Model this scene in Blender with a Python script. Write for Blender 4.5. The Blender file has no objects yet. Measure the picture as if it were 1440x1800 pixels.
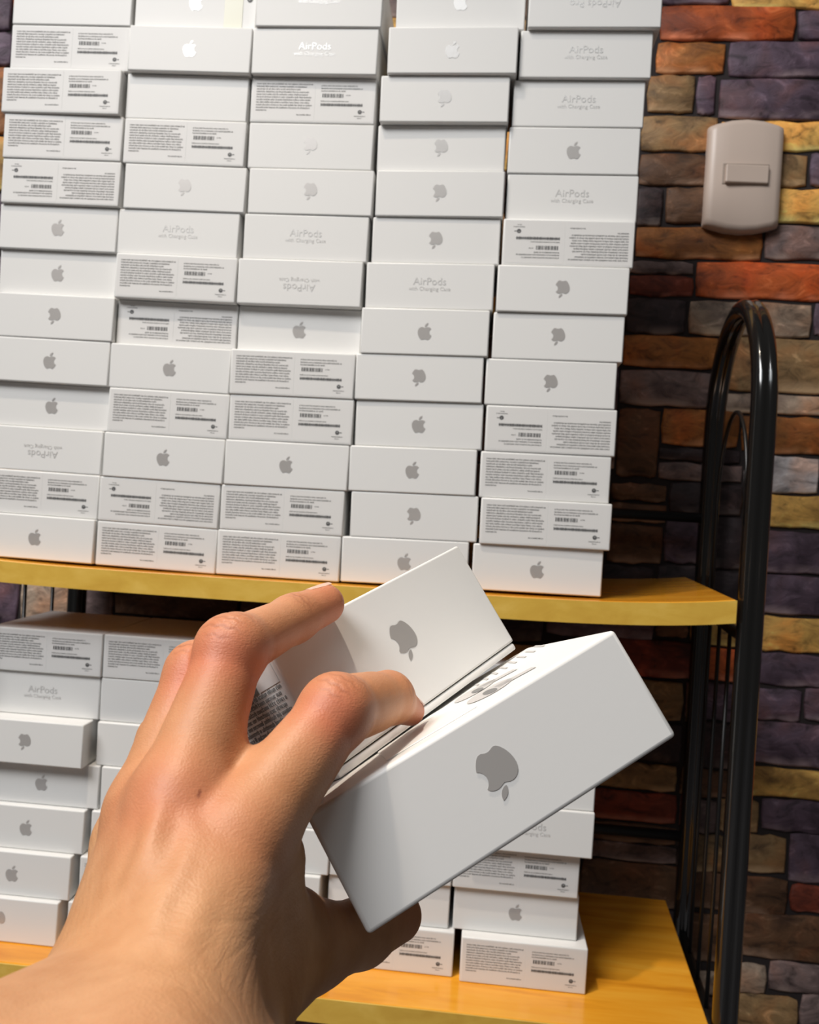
import bpy, bmesh, math, random
import numpy as np
from mathutils import Matrix, Vector
from mathutils.geometry import tessellate_polygon

S = bpy.context.scene
COL = S.collection
# ------------------------------------------------------------------ camera
FPX = 1440.0
CO = np.array([0.0, -0.6844, 0.0720])
CR = np.array([0.9947, 0.0858, 0.0572]); CF = np.array([-0.0851, 0.9963, -0.0152])
CR = CR/np.linalg.norm(CR); CF = CF - CR*(CR@CF); CF /= np.linalg.norm(CF); CU = np.cross(CR, CF)
cam = bpy.data.cameras.new('camera'); camo = bpy.data.objects.new('camera', cam); COL.objects.link(camo)
camo.matrix_world = Matrix(((CR[0], CU[0], -CF[0], CO[0]), (CR[1], CU[1], -CF[1], CO[1]), (CR[2], CU[2], -CF[2], CO[2]), (0, 0, 0, 1)))
cam.sensor_fit = 'HORIZONTAL'; cam.sensor_width = 36.0; cam.lens = 36.0*FPX/1440.0
cam.clip_start = 0.01
cam.dof.use_dof = True; cam.dof.focus_distance = 0.30; cam.dof.aperture_fstop = 34.0
S.camera = camo
# ------------------------------------------------------------------ world, lights, exposure
w = bpy.data.worlds.new('room_light'); S.world = w; w.use_nodes = True
w.node_tree.nodes['Background'].inputs[0].default_value = (1.0, 0.93, 0.86, 1)
w.node_tree.nodes['Background'].inputs[1].default_value = 0.06

def area(name, loc, aim, size, power, color, size_y=None):
    l = bpy.data.lights.new(name, 'AREA'); l.energy = power; l.color = color
    l.shape = 'RECTANGLE' if size_y else 'DISK'; l.size = size
    if size_y: l.size_y = size_y
    o = bpy.data.objects.new(name, l); COL.objects.link(o); o.location = loc
    o.rotation_euler = (Vector(aim) - Vector(loc)).to_track_quat('-Z', 'Y').to_euler()
    return o
def downlight(name, loc, aim, power, color, cone, blend, radius):
    l = bpy.data.lights.new(name, 'SPOT'); l.energy = power; l.color = color
    l.spot_size = math.radians(cone); l.spot_blend = blend; l.shadow_soft_size = radius
    o = bpy.data.objects.new(name, l); COL.objects.link(o); o.location = loc
    o.rotation_euler = (Vector(aim) - Vector(loc)).to_track_quat('-Z', 'Y').to_euler()
    return o
downlight('recessed_ceiling_lamp', (-0.37, -0.375, 1.18), (-0.17, -0.68, 0.0), 43.0, (1.0, 0.86, 0.70), 102, 1.0, .022)
area('left_fill_light', (-1.65, -2.00, 2.45), (0.0, 0.0, 0.1), 1.5, 98.0, (0.99, 0.98, 0.98), 1.2)  # added fill from high left, keeps the thumb side of the hand dark
area('far_ceiling_panel', (-0.42, -1.90, 1.80), (0.0, 0.0, 0.3), 1.1, 6.0, (0.88, 0.95, 1.0), 0.5)
S.view_settings.view_transform = 'Standard'; S.view_settings.look = 'None'
S.view_settings.gamma = 1.0; S.view_settings.use_curve_mapping = False
S.view_settings.exposure = 0.06

# ------------------------------------------------------------------ helpers
R_ = random.Random(7)
def ray(u, v): return (u-720.0)/FPX*CR - (v-900.0)/FPX*CU + CF
def on_y(u, v, y):
    d = ray(u, v); return CO + d*(y-CO[1])/d[1]
def cam2w(p): return CO + p[0]*CR + p[1]*CU + p[2]*CF
def at(u, v, z): return CO + ray(u, v)*z

def setp(o, label=None, cat=None, group=None, kind=None):
    if label: o['label'] = label
    if cat: o['category'] = cat
    if group: o['group'] = group
    if kind: o['kind'] = kind
    return o
def link(name, me, parent=None, mat=None):
    o = bpy.data.objects.new(name, me); COL.objects.link(o)
    if mat is not None and not me.materials: me.materials.append(mat)
    if parent is not None: o.parent = parent
    return o
def empty(name, M, label, cat, group=None):
    o = bpy.data.objects.new(name, None); COL.objects.link(o); o.matrix_world = M; o.empty_display_size = 0.02
    return setp(o, label, cat, group)
def mesh(name, vs, fs, smooth=False):
    me = bpy.data.meshes.new(name); me.from_pydata([tuple(map(float, v)) for v in vs], [], fs)
    if smooth: me.polygons.foreach_set('use_smooth', [True]*len(me.polygons))
    me.update(); return me
def bm_mesh(name, bm, smooth=False):
    me = bpy.data.meshes.new(name); bm.to_mesh(me); bm.free()
    if smooth:                                             # bevels shade round, the broad faces stay flat
        big = max(p.area for p in me.polygons)*.05
        me.polygons.foreach_set('use_smooth', [p.area < big for p in me.polygons])
    return me
def box_bm(x0, x1, y0, y1, z0, z1, bev=0.0, seg=2):
    bm = bmesh.new(); bmesh.ops.create_cube(bm, size=1.0)
    for v in bm.verts:
        v.co = Vector(((x0+x1)/2+v.co.x*(x1-x0), (y0+y1)/2+v.co.y*(y1-y0), (z0+z1)/2+v.co.z*(z1-z0)))
    if bev: bmesh.ops.bevel(bm, geom=bm.edges[:], offset=bev, segments=seg, profile=0.5, affect='EDGES')
    return bm
def tube(pts, r, seg=10, name='tube', prof=None):
    """sweep a profile (list of (a,b)) along pts; profile axes: a = side, b = in-plane normal"""
    pts = [Vector(p) for p in pts]; n = len(pts)
    if prof is None: prof = [(r*math.cos(2*math.pi*k/seg), r*math.sin(2*math.pi*k/seg)) for k in range(seg)]
    m = len(prof); vs = []; fs = []; side = None
    for i, p in enumerate(pts):
        t = (pts[min(i+1, n-1)] - pts[max(i-1, 0)]).normalized()
        if side is None:
            side = Vector((1, 0, 0)) if abs(t.x) < .9 else Vector((0, 1, 0))
        side = (side - t*side.dot(t)).normalized(); nb = t.cross(side)
        for a, b in prof: vs.append(p + side*a + nb*b)
    for i in range(n-1):
        for k in range(m):
            fs.append((i*m+k, i*m+(k+1) % m, (i+1)*m+(k+1) % m, (i+1)*m+k))
    fs.append(tuple(range(m))[::-1]); fs.append(tuple(range((n-1)*m, n*m)))
    me = mesh(name, vs, fs, True); return me

# ------------------------------------------------------------------ materials
def mat(name, color=(.8, .8, .8), rough=.5, metal=0.0, spec=.5, coat=0.0):
    m = bpy.data.materials.new(name); m.use_nodes = True
    b = m.node_tree.nodes['Principled BSDF']
    b.inputs['Base Color'].default_value = (*color, 1); b.inputs['Roughness'].default_value = rough
    b.inputs['Metallic'].default_value = metal; b.inputs['Specular IOR Level'].default_value = spec
    b.inputs['Coat Weight'].default_value = coat
    return m
class NT:
    def __init__(s, m): s.t = m.node_tree; s.b = s.t.nodes['Principled BSDF']
    def n(s, typ, **kw):
        x = s.t.nodes.new(typ)
        for k, v in kw.items():
            if k in x.inputs: x.inputs[k].default_value = v
            else: setattr(x, k, v)
        return x
    def l(s, a, b): s.t.links.new(a, b)
def ramp(nt, fac, stops):
    r = nt.n('ShaderNodeValToRGB'); e = r.color_ramp.elements
    while len(e) < len(stops): e.new(0.5)
    for i, (p, c) in enumerate(stops): e[i].position = p; e[i].color = (*c, 1)
    nt.l(fac, r.inputs[0]); return r.outputs[0]
def bump(nt, h, strength, dist):
    b = nt.n('ShaderNodeBump'); b.inputs['Strength'].default_value = strength; b.inputs['Distance'].default_value = dist
    nt.l(h, b.inputs['Height']); nt.l(b.outputs[0], nt.b.inputs['Normal'])

M_CARTON = mat('white_coated_card', (.80, .795, .775), .42, spec=.35)
nt = NT(M_CARTON); tc = nt.n('ShaderNodeTexCoord'); nz = nt.n('ShaderNodeTexNoise', Scale=260.0, Detail=2.0)
nt.l(tc.outputs['Object'], nz.inputs['Vector']); bump(nt, nz.outputs[0], .03, .0004)
M_FOIL = mat('silver_foil_print', (.66, .635, .61), .30, metal=.5)
M_TEXTFOIL = mat('pale_foil_lettering', (.80, .79, .77), .30, metal=.4)
M_INK = mat('dark_print_ink', (.10, .10, .10), .6)
M_PANEL = mat('label_paper', (.76, .75, .73), .5)
M_TAPE = mat('yellowed_clear_tape', (.74, .73, .60), .25)
M_BLACK = mat('black_powder_coat', (.006, .006, .006), .16, spec=.6, coat=.6)
M_BLACKM = mat('black_rod_paint', (.006, .006, .006), .4)
M_SWITCH = mat('cream_plastic', (.62, .50, .42), .4)
M_GAP = mat('mortar_dark', (.022, .016, .016), .9)
M_NAIL = mat('fingernail', (.74, .44, .33), .28)
M_GREY = mat('grey_print', (.20, .19, .17), .6)
M_BUD = mat('pale_grey_print', (.55, .54, .53), .4)
M_BUDD = mat('mid_grey_print', (.16, .16, .16), .4)

def wood(name, c1, c2, c3, rough, scale):
    m = mat(name, c1, rough, coat=.45); nt = NT(m)
    m.node_tree.nodes['Principled BSDF'].inputs['Coat Roughness'].default_value = .12
    tc = nt.n('ShaderNodeTexCoord'); mp = nt.n('ShaderNodeMapping'); mp.inputs['Scale'].default_value = scale
    nt.l(tc.outputs['Object'], mp.inputs[0])
    nz = nt.n('ShaderNodeTexNoise', Scale=1.0, Detail=6.0, Roughness=.6, Distortion=.4); nt.l(mp.outputs[0], nz.inputs['Vector'])
    col = ramp(nt, nz.outputs[0], [(.28, c3), (.5, c1), (.72, c2)])
    nt.l(col, nt.b.inputs['Base Color']); bump(nt, nz.outputs[0], .08, .0008)
    return m
M_WOOD = wood('orange_varnished_wood', (.88, .37, .025), (.95, .47, .05), (.62, .21, .010), .22, (5, 45, 45))
M_EDGE = wood('yellow_edge_band', (.74, .46, .070), (.82, .54, .11), (.66, .38, .05), .42, (30, 60, 60))

def stone(name, c, rough=.6):
    m = mat(name, c, rough, spec=.4); nt = NT(m)
    tc = nt.n('ShaderNodeTexCoord'); oi = nt.n('ShaderNodeObjectInfo')
    ad = nt.n('ShaderNodeVectorMath', operation='ADD'); mu = nt.n('ShaderNodeVectorMath', operation='SCALE')
    cx = nt.n('ShaderNodeCombineXYZ'); nt.l(oi.outputs['Random'], cx.inputs[0]); nt.l(oi.outputs['Random'], cx.inputs[2])
    nt.l(cx.outputs[0], mu.inputs[0]); mu.inputs['Scale'].default_value = 37.0
    nt.l(tc.outputs['Object'], ad.inputs[0]); nt.l(mu.outputs[0], ad.inputs[1])
    mp = nt.n('ShaderNodeMapping'); mp.inputs['Scale'].default_value = (34, 34, 62); nt.l(ad.outputs[0], mp.inputs[0])
    n1 = nt.n('ShaderNodeTexNoise', Scale=1.0, Detail=8.0, Roughness=.68, Distortion=1.1); nt.l(mp.outputs[0], n1.inputs['Vector'])
    n3 = nt.n('ShaderNodeTexNoise', Scale=17.0, Detail=3.0, Roughness=.5, Distortion=.6); nt.l(ad.outputs[0], n3.inputs['Vector'])
    d = tuple(x*.22 for x in c); h = tuple(min(1, x*1.9+.04) for x in c); w2 = (min(1, c[0]*1.5), c[1]*.75, c[2]*.6)
    col = ramp(nt, n1.outputs[0], [(.30, d), (.47, tuple(x*.8 for x in c)), (.58, c), (.74, h)])
    # broad rusty and dark clouds
    mxc = nt.n('ShaderNodeMix', data_type='RGBA'); mxc.blend_type = 'MULTIPLY'; mxc.inputs['Factor'].default_value = .85
    cl = ramp(nt, n3.outputs[0], [(.32, (.38, .34, .36)), (.5, (1, 1, 1)), (.68, (1.25, .88, .68))])
    nt.l(col, mxc.inputs[6]); nt.l(cl, mxc.inputs[7])
    hs = nt.n('ShaderNodeHueSaturation'); nt.l(mxc.outputs[2], hs.inputs['Color'])
    mr = nt.n('ShaderNodeMapRange'); mr.inputs[3].default_value = .8; mr.inputs[4].default_value = 1.25
    nt.l(oi.outputs['Random'], mr.inputs[0]); nt.l(mr.outputs[0], hs.inputs['Value'])
    # pale printed highlight along each stone's lower rim, put into its colour
    sp = nt.n('ShaderNodeSeparateXYZ'); nt.l(tc.outputs['Generated'], sp.inputs[0])
    r2 = nt.n('ShaderNodeMapRange'); r2.inputs[1].default_value = .26; r2.inputs[2].default_value = .06
    nt.l(sp.outputs[2], r2.inputs[0])
    n2 = nt.n('ShaderNodeTexNoise', Scale=22.0, Detail=3.0); nt.l(ad.outputs[0], n2.inputs['Vector'])
    g = nt.n('ShaderNodeMapRange'); g.inputs[1].default_value = .44; g.inputs[2].default_value = .60; nt.l(n2.outputs[0], g.inputs[0])
    k = nt.n('ShaderNodeMath', operation='MULTIPLY'); nt.l(r2.outputs[0], k.inputs[0]); nt.l(g.outputs[0], k.inputs[1])
    mx = nt.n('ShaderNodeMix', data_type='RGBA'); nt.l(k.outputs[0], mx.inputs['Factor']); nt.l(hs.outputs[0], mx.inputs[6])
    mx.inputs[7].default_value = (min(1, c[0]*1.4+.16), min(1, c[1]*1.4+.13), min(1, c[2]*1.3+.11), 1)
    nt.l(mx.outputs[2], nt.b.inputs['Base Color'])
    bump(nt, n1.outputs[0], .55, .003)
    return m
STONE = {
 'purple': stone('purple_slate', (0.138, 0.090, 0.126)), 'dark': stone('dark_slate', (0.052, 0.036, 0.040)),
 'red': stone('deep_red_stone', (0.252, 0.048, 0.022)), 'redorange': stone('red_orange_stone', (0.630, 0.128, 0.027)),
 'orange': stone('orange_stone', (0.433, 0.160, 0.038)), 'golden': stone('golden_stone', (0.850, 0.480, 0.120)),
 'tan': stone('tan_stone', (0.336, 0.204, 0.090)), 'brown': stone('brown_stone', (0.169, 0.081, 0.038)),
 'beige': stone('beige_stone', (0.486, 0.365, 0.270)), 'grey': stone('pale_grey_stone', (0.600, 0.555, 0.555)),
 'mauve': stone('mauve_stone', (0.240, 0.168, 0.156)),
}

# ------------------------------------------------------------------ setting: wall of stone veneer, floor, ceiling
WY = 0.240                                              # wall face (mortar plane)
wall = link('wall_back', bm_mesh('wall_back', box_bm(-1.3, 1.3, WY, WY+.06, -.62, 1.9)), None, M_GAP)
setp(wall, 'dark jointed wall of rough multicoloured stone bricks behind the shelf', None, None, 'structure')
def brick_mesh(wd, ht, rng, dep):
    n = 6; out = []
    jx = lambda: rng.uniform(-.0014, .0012)
    for i in range(n): out.append((-wd/2 + wd*i/n, -ht/2 + jx()*(1 if 0 < i else .5)))
    for i in range(2): out.append((wd/2 + jx(), -ht/2 + ht*i/2))
    for i in range(n): out.append((wd/2 - wd*i/n, ht/2 + jx()))
    for i in range(2): out.append((-wd/2 + jx(), ht/2 - ht*i/2))
    # round the corners in a little
    vs = []; m = len(out); inset = min(.0022, ht*.08)
    rad = min(.004, ht*.15)
    def corner(x, z):
        dx = max(0, abs(x) - (wd/2-rad)); dz = max(0, abs(z) - (ht/2-rad))
        if dx > 0 and dz > 0:
            x -= math.copysign(dx*.35, x); z -= math.copysign(dz*.35, z)
        return x, z
    out = [corner(*p) for p in out]
    for x, z in out: vs.append((x, .004, z))
    for x, z in out: vs.append((x, -dep*.6, z))
    for x, z in out:
        sx = (wd/2-inset)/(wd/2); sz = (ht/2-inset)/(ht/2)
        vs.append((x*sx, -dep + rng.uniform(-.0002, .0002), z*sz))
    vs.append((0, -dep, 0)); c = len(vs)-1
    fs = []
    for k in range(m):
        j = (k+1) % m
        fs.append((k, j, m+j, m+k)); fs.append((m+k, m+j, 2*m+j, 2*m+k)); fs.append((2*m+k, 2*m+j, c))
    return mesh('brick', vs, fs, True)
taken = []; NB = 0
def brick(x0, x1, z0, z1, kind, dep=None):
    global NB
    rng = random.Random(int((x0+3)*9973 + (z0+3)*7919))
    g = .0002
    me = brick_mesh(max(.012, x1-x0-2*g), max(.008, z1-z0-2*g), rng, dep or rng.uniform(.0022, .0042))
    o = link('brick', me, wall, STONE[kind]); o.location = ((x0+x1)/2, WY, (z0+z1)/2)
    taken.append((x0, x1, z0, z1)); NB += 1
PXB = [  # stones seen beside and under the shelf, as pixel rectangles projected on to the wall plane
 (1160,-30,1285,9,'purple'),(1287,-22,1470,18,'golden'),(1160,12,1398,73,'redorange'),(1401,20,1470,72,'purple'),
 (1152,76,1276,131,'orange'),(1280,75,1470,138,'purple'),(1262,141,1470,212,'purple'),(1138,134,1222,200,'tan'),(1225,134,1259,203,'purple'),
 (1126,205,1262,268,'tan'),(1266,215,1470,266,'golden'),(1122,272,1258,327,'brown'),(1262,270,1420,328,'tan'),(1423,270,1470,328,'purple'),
 (1118,331,1166,398,'dark'),(1169,331,1280,394,'brown'),(1284,333,1470,394,'golden'),
 (1116,401,1340,457,'orange'),(1343,398,1470,458,'mauve'),
 (1108,461,1219,482,'mauve'),(1106,485,1219,521,'red'),(1222,463,1470,527,'redorange'),
 (1100,525,1206,587,'dark'),(1210,532,1426,592,'beige'),(1430,532,1470,592,'purple'),
 (1094,591,1262,647,'orange'),(1265,595,1470,690,'tan'),(1088,652,1262,714,'mauve'),
 (1265,694,1470,729,'beige'),(1084,719,1160,838,'brown'),(1163,719,1300,785,'orange'),(1303,733,1470,798,'orange'),
 (1157,789,1300,811,'dark'),(1157,815,1305,846,'mauve'),(1308,802,1440,866,'grey'),(1443,802,1470,866,'purple'),
 (1074,850,1172,880,'brown'),(1175,850,1305,905,'dark'),(1308,870,1470,928,'golden'),
 (1072,884,1172,918,'brown'),(1066,921,1165,990,'brown'),(1168,909,1238,990,'purple'),(1241,909,1310,1000,'dark'),(1313,934,1470,1008,'purple'),
 (1050,994,1150,1040,'dark'),(1153,994,1236,1092,'dark'),(1239,1004,1310,1080,'dark'),(1313,1012,1470,1080,'purple'),
 (960,1044,1150,1120,'purple'),(1153,1096,1210,1120,'brown'),(1213,1086,1318,1136,'golden'),(1321,1086,1470,1146,'golden'),
 (1060,1124,1215,1188,'red'),(1218,1140,1316,1196,'redorange'),(1319,1150,1470,1206,'purple'),
 (1040,1192,1200,1262,'tan'),(1203,1200,1320,1266,'purple'),(1323,1210,1410,1266,'purple'),(1413,1210,1470,1266,'purple'),
 (1030,1266,1200,1334,'dark'),(1203,1270,1315,1348,'dark'),(1318,1270,1470,1346,'purple'),
 (1030,1338,1190,1386,'tan'),(1193,1352,1290,1400,'brown'),(1293,1350,1470,1402,'golden'),
 (1030,1390,1190,1442,'red'),(1193,1404,1260,1462,'mauve'),(1263,1404,1334,1462,'tan'),(1337,1406,1470,1462,'purple'),
 (1024,1446,1190,1478,'brown'),(1193,1466,1290,1532,'tan'),(1293,1466,1382,1532,'tan'),(1385,1466,1470,1552,'purple'),
 (1024,1482,1190,1511,'mauve'),(1020,1515,1200,1590,'brown'),(1203,1536,1385,1602,'brown'),(1388,1556,1470,1604,'red'),
 (1020,1594,1200,1700,'dark'),(1203,1606,1300,1690,'brown'),(1303,1606,1470,1688,'brown'),
 (1150,1704,1290,1745,'beige'),(1293,1692,1346,1744,'beige'),(1349,1692,1470,1744,'mauve'),(1150,1748,1290,1815,'dark'),(1293,1748,1402,1815,'tan'),(1405,1748,1470,1815,'mauve'),
 (-60,-40,24,55,'purple'),(-60,58,24,116,'purple'),(-60,119,20,236,'orange'),(-60,239,14,336,'golden'),(-60,339,14,420,'purple'),
 (-40,1000,35,1098,'purple'),(38,1010,128,1098,'beige'),(131,1010,200,1100,'mauve'),(203,1010,420,1086,'brown'),(203,1090,420,1140,'dark'),(423,1020,700,1140,'brown'),(703,1040,957,1120,'dark'),
]
for u0, v0, u1, v1, k in PXB:
    vm, um = (v0+v1)/2, (u0+u1)/2
    x0 = on_y(u0, vm, WY)[0]; x1 = on_y(u1, vm, WY)[0]; z0 = on_y(um, v1, WY)[2]; z1 = on_y(um, v0, WY)[2]
    brick(x0, x1, z0, z1, k)
rb = random.Random(11); pxb = list(taken); z = -.60       # the rest of the same veneer, behind the boxes and past the frame
KEYS = ['purple', 'brown', 'tan', 'orange', 'mauve', 'golden', 'dark', 'redorange']
while z < 1.02:
    hh = rb.uniform(.045, .075); x = -.80 + rb.uniform(0, .1)
    while x < .78:
        ww = rb.uniform(.12, .24); k = rb.choice(KEYS)
        a0, a1 = x, x+ww
        # give way to the stones already laid
        free = [(a0, a1)]
        for (b0, b1, c0, c1) in pxb:
            if c1 > z+.002 and c0 < z+hh-.002:
                nf = []
                for f0, f1 in free:
                    if b1 <= f0 or b0 >= f1: nf.append((f0, f1)); continue
                    if b0-f0 > .02: nf.append((f0, b0))
                    if f1-b1 > .02: nf.append((b1, f1))
                free = nf
        for f0, f1 in free:
            if f1-f0 > .03 and NB < 298: brick(f0, f1, z, z+hh, k)
        x += ww
    z += hh
M_FLOOR = mat('grey_floor_tile', (.115, .11, .115), .45)
nt = NT(M_FLOOR); tc = nt.n('ShaderNodeTexCoord'); nz = nt.n('ShaderNodeTexNoise', Scale=9.0, Detail=5.0); nt.l(tc.outputs['Object'], nz.inputs['Vector'])
nt.l(ramp(nt, nz.outputs[0], [(.35, (.075, .072, .08)), (.65, (.15, .145, .15))]), nt.b.inputs['Base Color'])
fl = link('floor', bm_mesh('floor', box_bm(-1.3, 1.3, -2.6, WY, -.66, -.62)), None, M_FLOOR)
setp(fl, 'dull grey floor below the shelf unit', None, None, 'structure')

# ------------------------------------------------------------------ light switch
sw_c = on_y(1302, 317, WY)
sw = empty('light_switch', Matrix.Translation(Vector((sw_c[0], WY, sw_c[2]))), 'cream plastic light switch plate with one rocker on the stone wall', 'light switch')
def switch_plate():
    wd = .0785; ht = .1175; bm = bmesh.new(); cols = 12; secs = []
    # cross-section rises from the wall to a softly bowed face; top and bottom edges bow outward
    prof = [(-.5, 0), (-.5, -.006), (-.48, -.010), (-.42, -.0118)] 
    vs = []; fs = []
    xs = [-.5, -.5, -.475, -.40, -.2, 0, .2, .40, .475, .5, .5]; ys = [.001, -.0075, -.0115, -.0132, -.0140, -.0142, -.0140, -.0132, -.0115, -.0075, .001]
    rows = [(-1, 0), (-1, .55), (-.955, .9), (-.86, 1), (0, 1), (.86, 1), (.955, .9), (1, .55), (1, 0)]
    for rz, k in rows:
        for x, y in zip(xs, ys):
            bow = .008*(1-(2*x)**2) if abs(rz) > .8 else 0.0
            zz = rz*(ht/2-.006) + math.copysign(bow, rz)
            vs.append((x*wd, y*k if k else .001, zz))
    m = len(xs)
    for i in range(len(rows)-1):
        for j in range(m-1): fs.append((i*m+j, i*m+j+1, (i+1)*m+j+1, (i+1)*m+j))
    me = mesh('plate', vs, fs, False); return me
pl = link('plate', switch_plate(), sw, M_SWITCH)
for p in pl.data.polygons: p.use_smooth = True
pl.location.y = -.003
rk = link('rocker', bm_mesh('rocker', box_bm(-.0225, .0225, -.0212, -.012, -.0095, .0095, .0012)), sw, M_SWITCH)
rk.rotation_euler = (0, 0, math.radians(2.5)); rk.location.z = -.001
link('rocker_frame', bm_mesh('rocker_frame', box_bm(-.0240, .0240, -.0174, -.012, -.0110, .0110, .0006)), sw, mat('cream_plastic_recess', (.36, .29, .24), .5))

# ------------------------------------------------------------------ shelf unit
SHX0, SHX1 = -.455, .2085
Z2 = -.338
sh = empty('storage_shelf', Matrix.Translation(Vector((0, 0, -.62))), 'black tube framed shelf unit with two orange wooden boards', 'shelf')
def T(x, y, z): return (x, y, z+.62)
def sag(x): 
    d = (x+.13)/.34; return -.0024 + (.0095*(d > 0)+.0054*(d < 0))*abs(d)**5
def board(z0, y0, y1, sagf, th):
    vs = []; fs = []; n = 40
    for i in range(n+1):
        for (y, dz) in ((y0, 0), (y1, 0), (y1, -th), (y0, -th)):
            x = SHX0 + (SHX1-SHX0)*i/n + .06*(y+.012)
            vs.append(T(x, y, z0 + dz + sagf(SHX0 + (SHX1-SHX0)*i/n)))
    for i in range(n):
        for k in range(4):
            a = i*4+k; b = i*4+(k+1) % 4; fs.append((a, b, b+4, a+4))
    fs.append((3, 2, 1, 0)); fs.append((n*4, n*4+1, n*4+2, n*4+3))
    return vs, fs
def make_board(z0, yf, sagf, th):
    vs, fs = board(z0, yf+.0015, .205, sagf, th)
    me = mesh('shelf_board', vs, fs); 
    b = link('shelf_board', me, sh, M_WOOD)
    md = b.modifiers.new('soft_edge', 'BEVEL'); md.width = .0012; md.segments = 2; md.limit_method = 'ANGLE'
    vs, fs = board(z0-.0004, yf, yf+.0014, sagf, th-.0006)
    e = link('edge_band', mesh('edge_band', vs, fs), b, M_EDGE); setp(e, 'yellow edge band along the front of the board')
    return b
B1 = make_board(0.0, -.0125, sag, .0188)
B2 = make_board(Z2, -.029, lambda x: -.0004, .0205)
# side frames: grooved tube bent into an arch, front post up, over, and down the rear
GP = []
for k in range(28):
    a = 2*math.pi*k/28; x, y = math.cos(a), math.sin(a)
    r = .0102 * (1 - .30*math.exp(-((a-math.pi/2)/.30)**2) - .30*math.exp(-((a-3*math.pi/2)/.30)**2))
    GP.append((r*x, r*y))
def arch(xf, xb, yf, yb, name, zt=.158, zl=-.62):
    pts = []; n = 22; R = (yb-yf)/2
    def P(y, z): 
        s = (y-yf)/(yb-yf); return T(xf+(xb-xf)*s, y, z)
    for k in range(13): pts.append(P(yf, zl+(zt-zl)*k/12))
    for k in range(1, n): 
        a = math.pi*k/n; pts.append(P((yf+yb)/2 - R*math.cos(a), zt + R*1.0*math.sin(a)))
    for k in range(13): pts.append(P(yb, zt-(zt-zl)*k/12))
    return link(name, tube(pts, .01, name=name, prof=GP), sh, M_BLACK)
YF, YB = -.006, .203
XR, XRB, XL, XLB = .2215, .2405, -.4665, -.446
arch(XR, XRB, YF, YB, 'arched_side_frame'); arch(XL, XLB, YF, YB, 'arched_side_frame')
for (xa, xb_) in ((XR, XRB), (XL, XLB)):
    for zc in (.060, -.060+.022, -.282, -.372):            # side rails between front and rear post
        pass
    for zc in (-.026, -.372):
        link('side_rail', tube([T(xa, YF, zc), T(xb_, YB, zc)], .005, 8, 'side_rail'), sh, M_BLACKM)
    for s in (.34, .56, .78):
        x = xa+(xb_-xa)*s; y = YF+(YB-YF)*s
        link('side_rod', tube([T(x, y, -.372), T(x, y, -.026)], .0019, 8, 'side_rod'), sh, M_BLACKM)
    # thin bent rod inside the arch
    pts = []
    for k in range(17):
        a = math.pi*k/16; y = (YF+YB)/2 - .062*math.cos(a); s = (y-YF)/(YB-YF); pts.append(T(xa+(xb_-xa)*s, y, .085+.085*math.sin(a)))
    s0 = (.0985-.062-YF)/(YB-YF)
    pts = [T(xa+(xb_-xa)*s0, .0985-.062, .0)] + pts + [T(xa+(xb_-xa)*(1-s0+.02), .0985+.062, .0)]
    link('curved_rod', tube(pts, .0019, 8, 'curved_rod'), sh, M_BLACKM)
for zc in (.070, -.268):
    link('back_rail', tube([T(XLB, YB, zc), T(XRB, YB, zc)], .0055, 10, 'back_rail'), sh, M_BLACKM)

# ------------------------------------------------------------------ cartons
W = .107; DP = .107
def carton_mesh(h, wd=W, dp=DP, bev=.0011):
    return bm_mesh('carton', box_bm(0, wd, 0, dp, 0, h, bev, 2), True)
H1 = .0384; H2 = .0390; H0 = .0465
CM = {h: carton_mesh(h) for h in (H1, H2, H0)}
for me in CM.values(): me.materials.append(M_CARTON)

def bez(p0, p1, p2, p3, n):
    for i in range(1, n+1):
        t = i/n; s = 1-t
        yield (s**3*p0[0]+3*s*s*t*p1[0]+3*s*t*t*p2[0]+t**3*p3[0], s**3*p0[1]+3*s*s*t*p1[1]+3*s*t*t*p2[1]+t**3*p3[1])
def svg(start, segs, n=7):
    pts = [start]; p = start
    for (a, b, c, d, e, f) in segs:
        q1 = (p[0]+a, p[1]+b); q2 = (p[0]+c, p[1]+d); q3 = (p[0]+e, p[1]+f)
        pts += list(bez(p, q1, q2, q3, n)); p = q3
    return pts[:-1]
BODY = svg((12.152, 6.896), [(-.948, 0, -2.415, -1.078, -3.96, -1.04), (-2.04, .027, -3.91, 1.183, -4.961, 3.014), (-2.117, 3.675, -.546, 9.103, 1.519, 12.09),
  (1.013, 1.454, 2.208, 3.09, 3.792, 3.039), (1.52, -.065, 2.09, -.987, 3.935, -.987), (1.831, 0, 2.35, .987, 3.96, .948), (1.637, -.026, 2.676, -1.48, 3.676, -2.948),
  (1.156, -1.688, 1.636, -3.325, 1.662, -3.415), (-.039, -.013, -3.182, -1.221, -3.22, -4.857), (-.026, -3.04, 2.48, -4.494, 2.597, -4.559), (-1.429, -2.09, -3.623, -2.324, -4.39, -2.376), (-2.0, -.156, -3.675, 1.09, -4.61, 1.09)])
LEAF = svg((15.53, 3.83), [(.843, -1.012, 1.4, -2.427, 1.245, -3.83), (-1.207, .052, -2.662, .805, -3.532, 1.818), (-.78, .896, -1.454, 2.338, -1.273, 3.714), (1.338, .104, 2.715, -.688, 3.559, -1.701)], 5)
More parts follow.
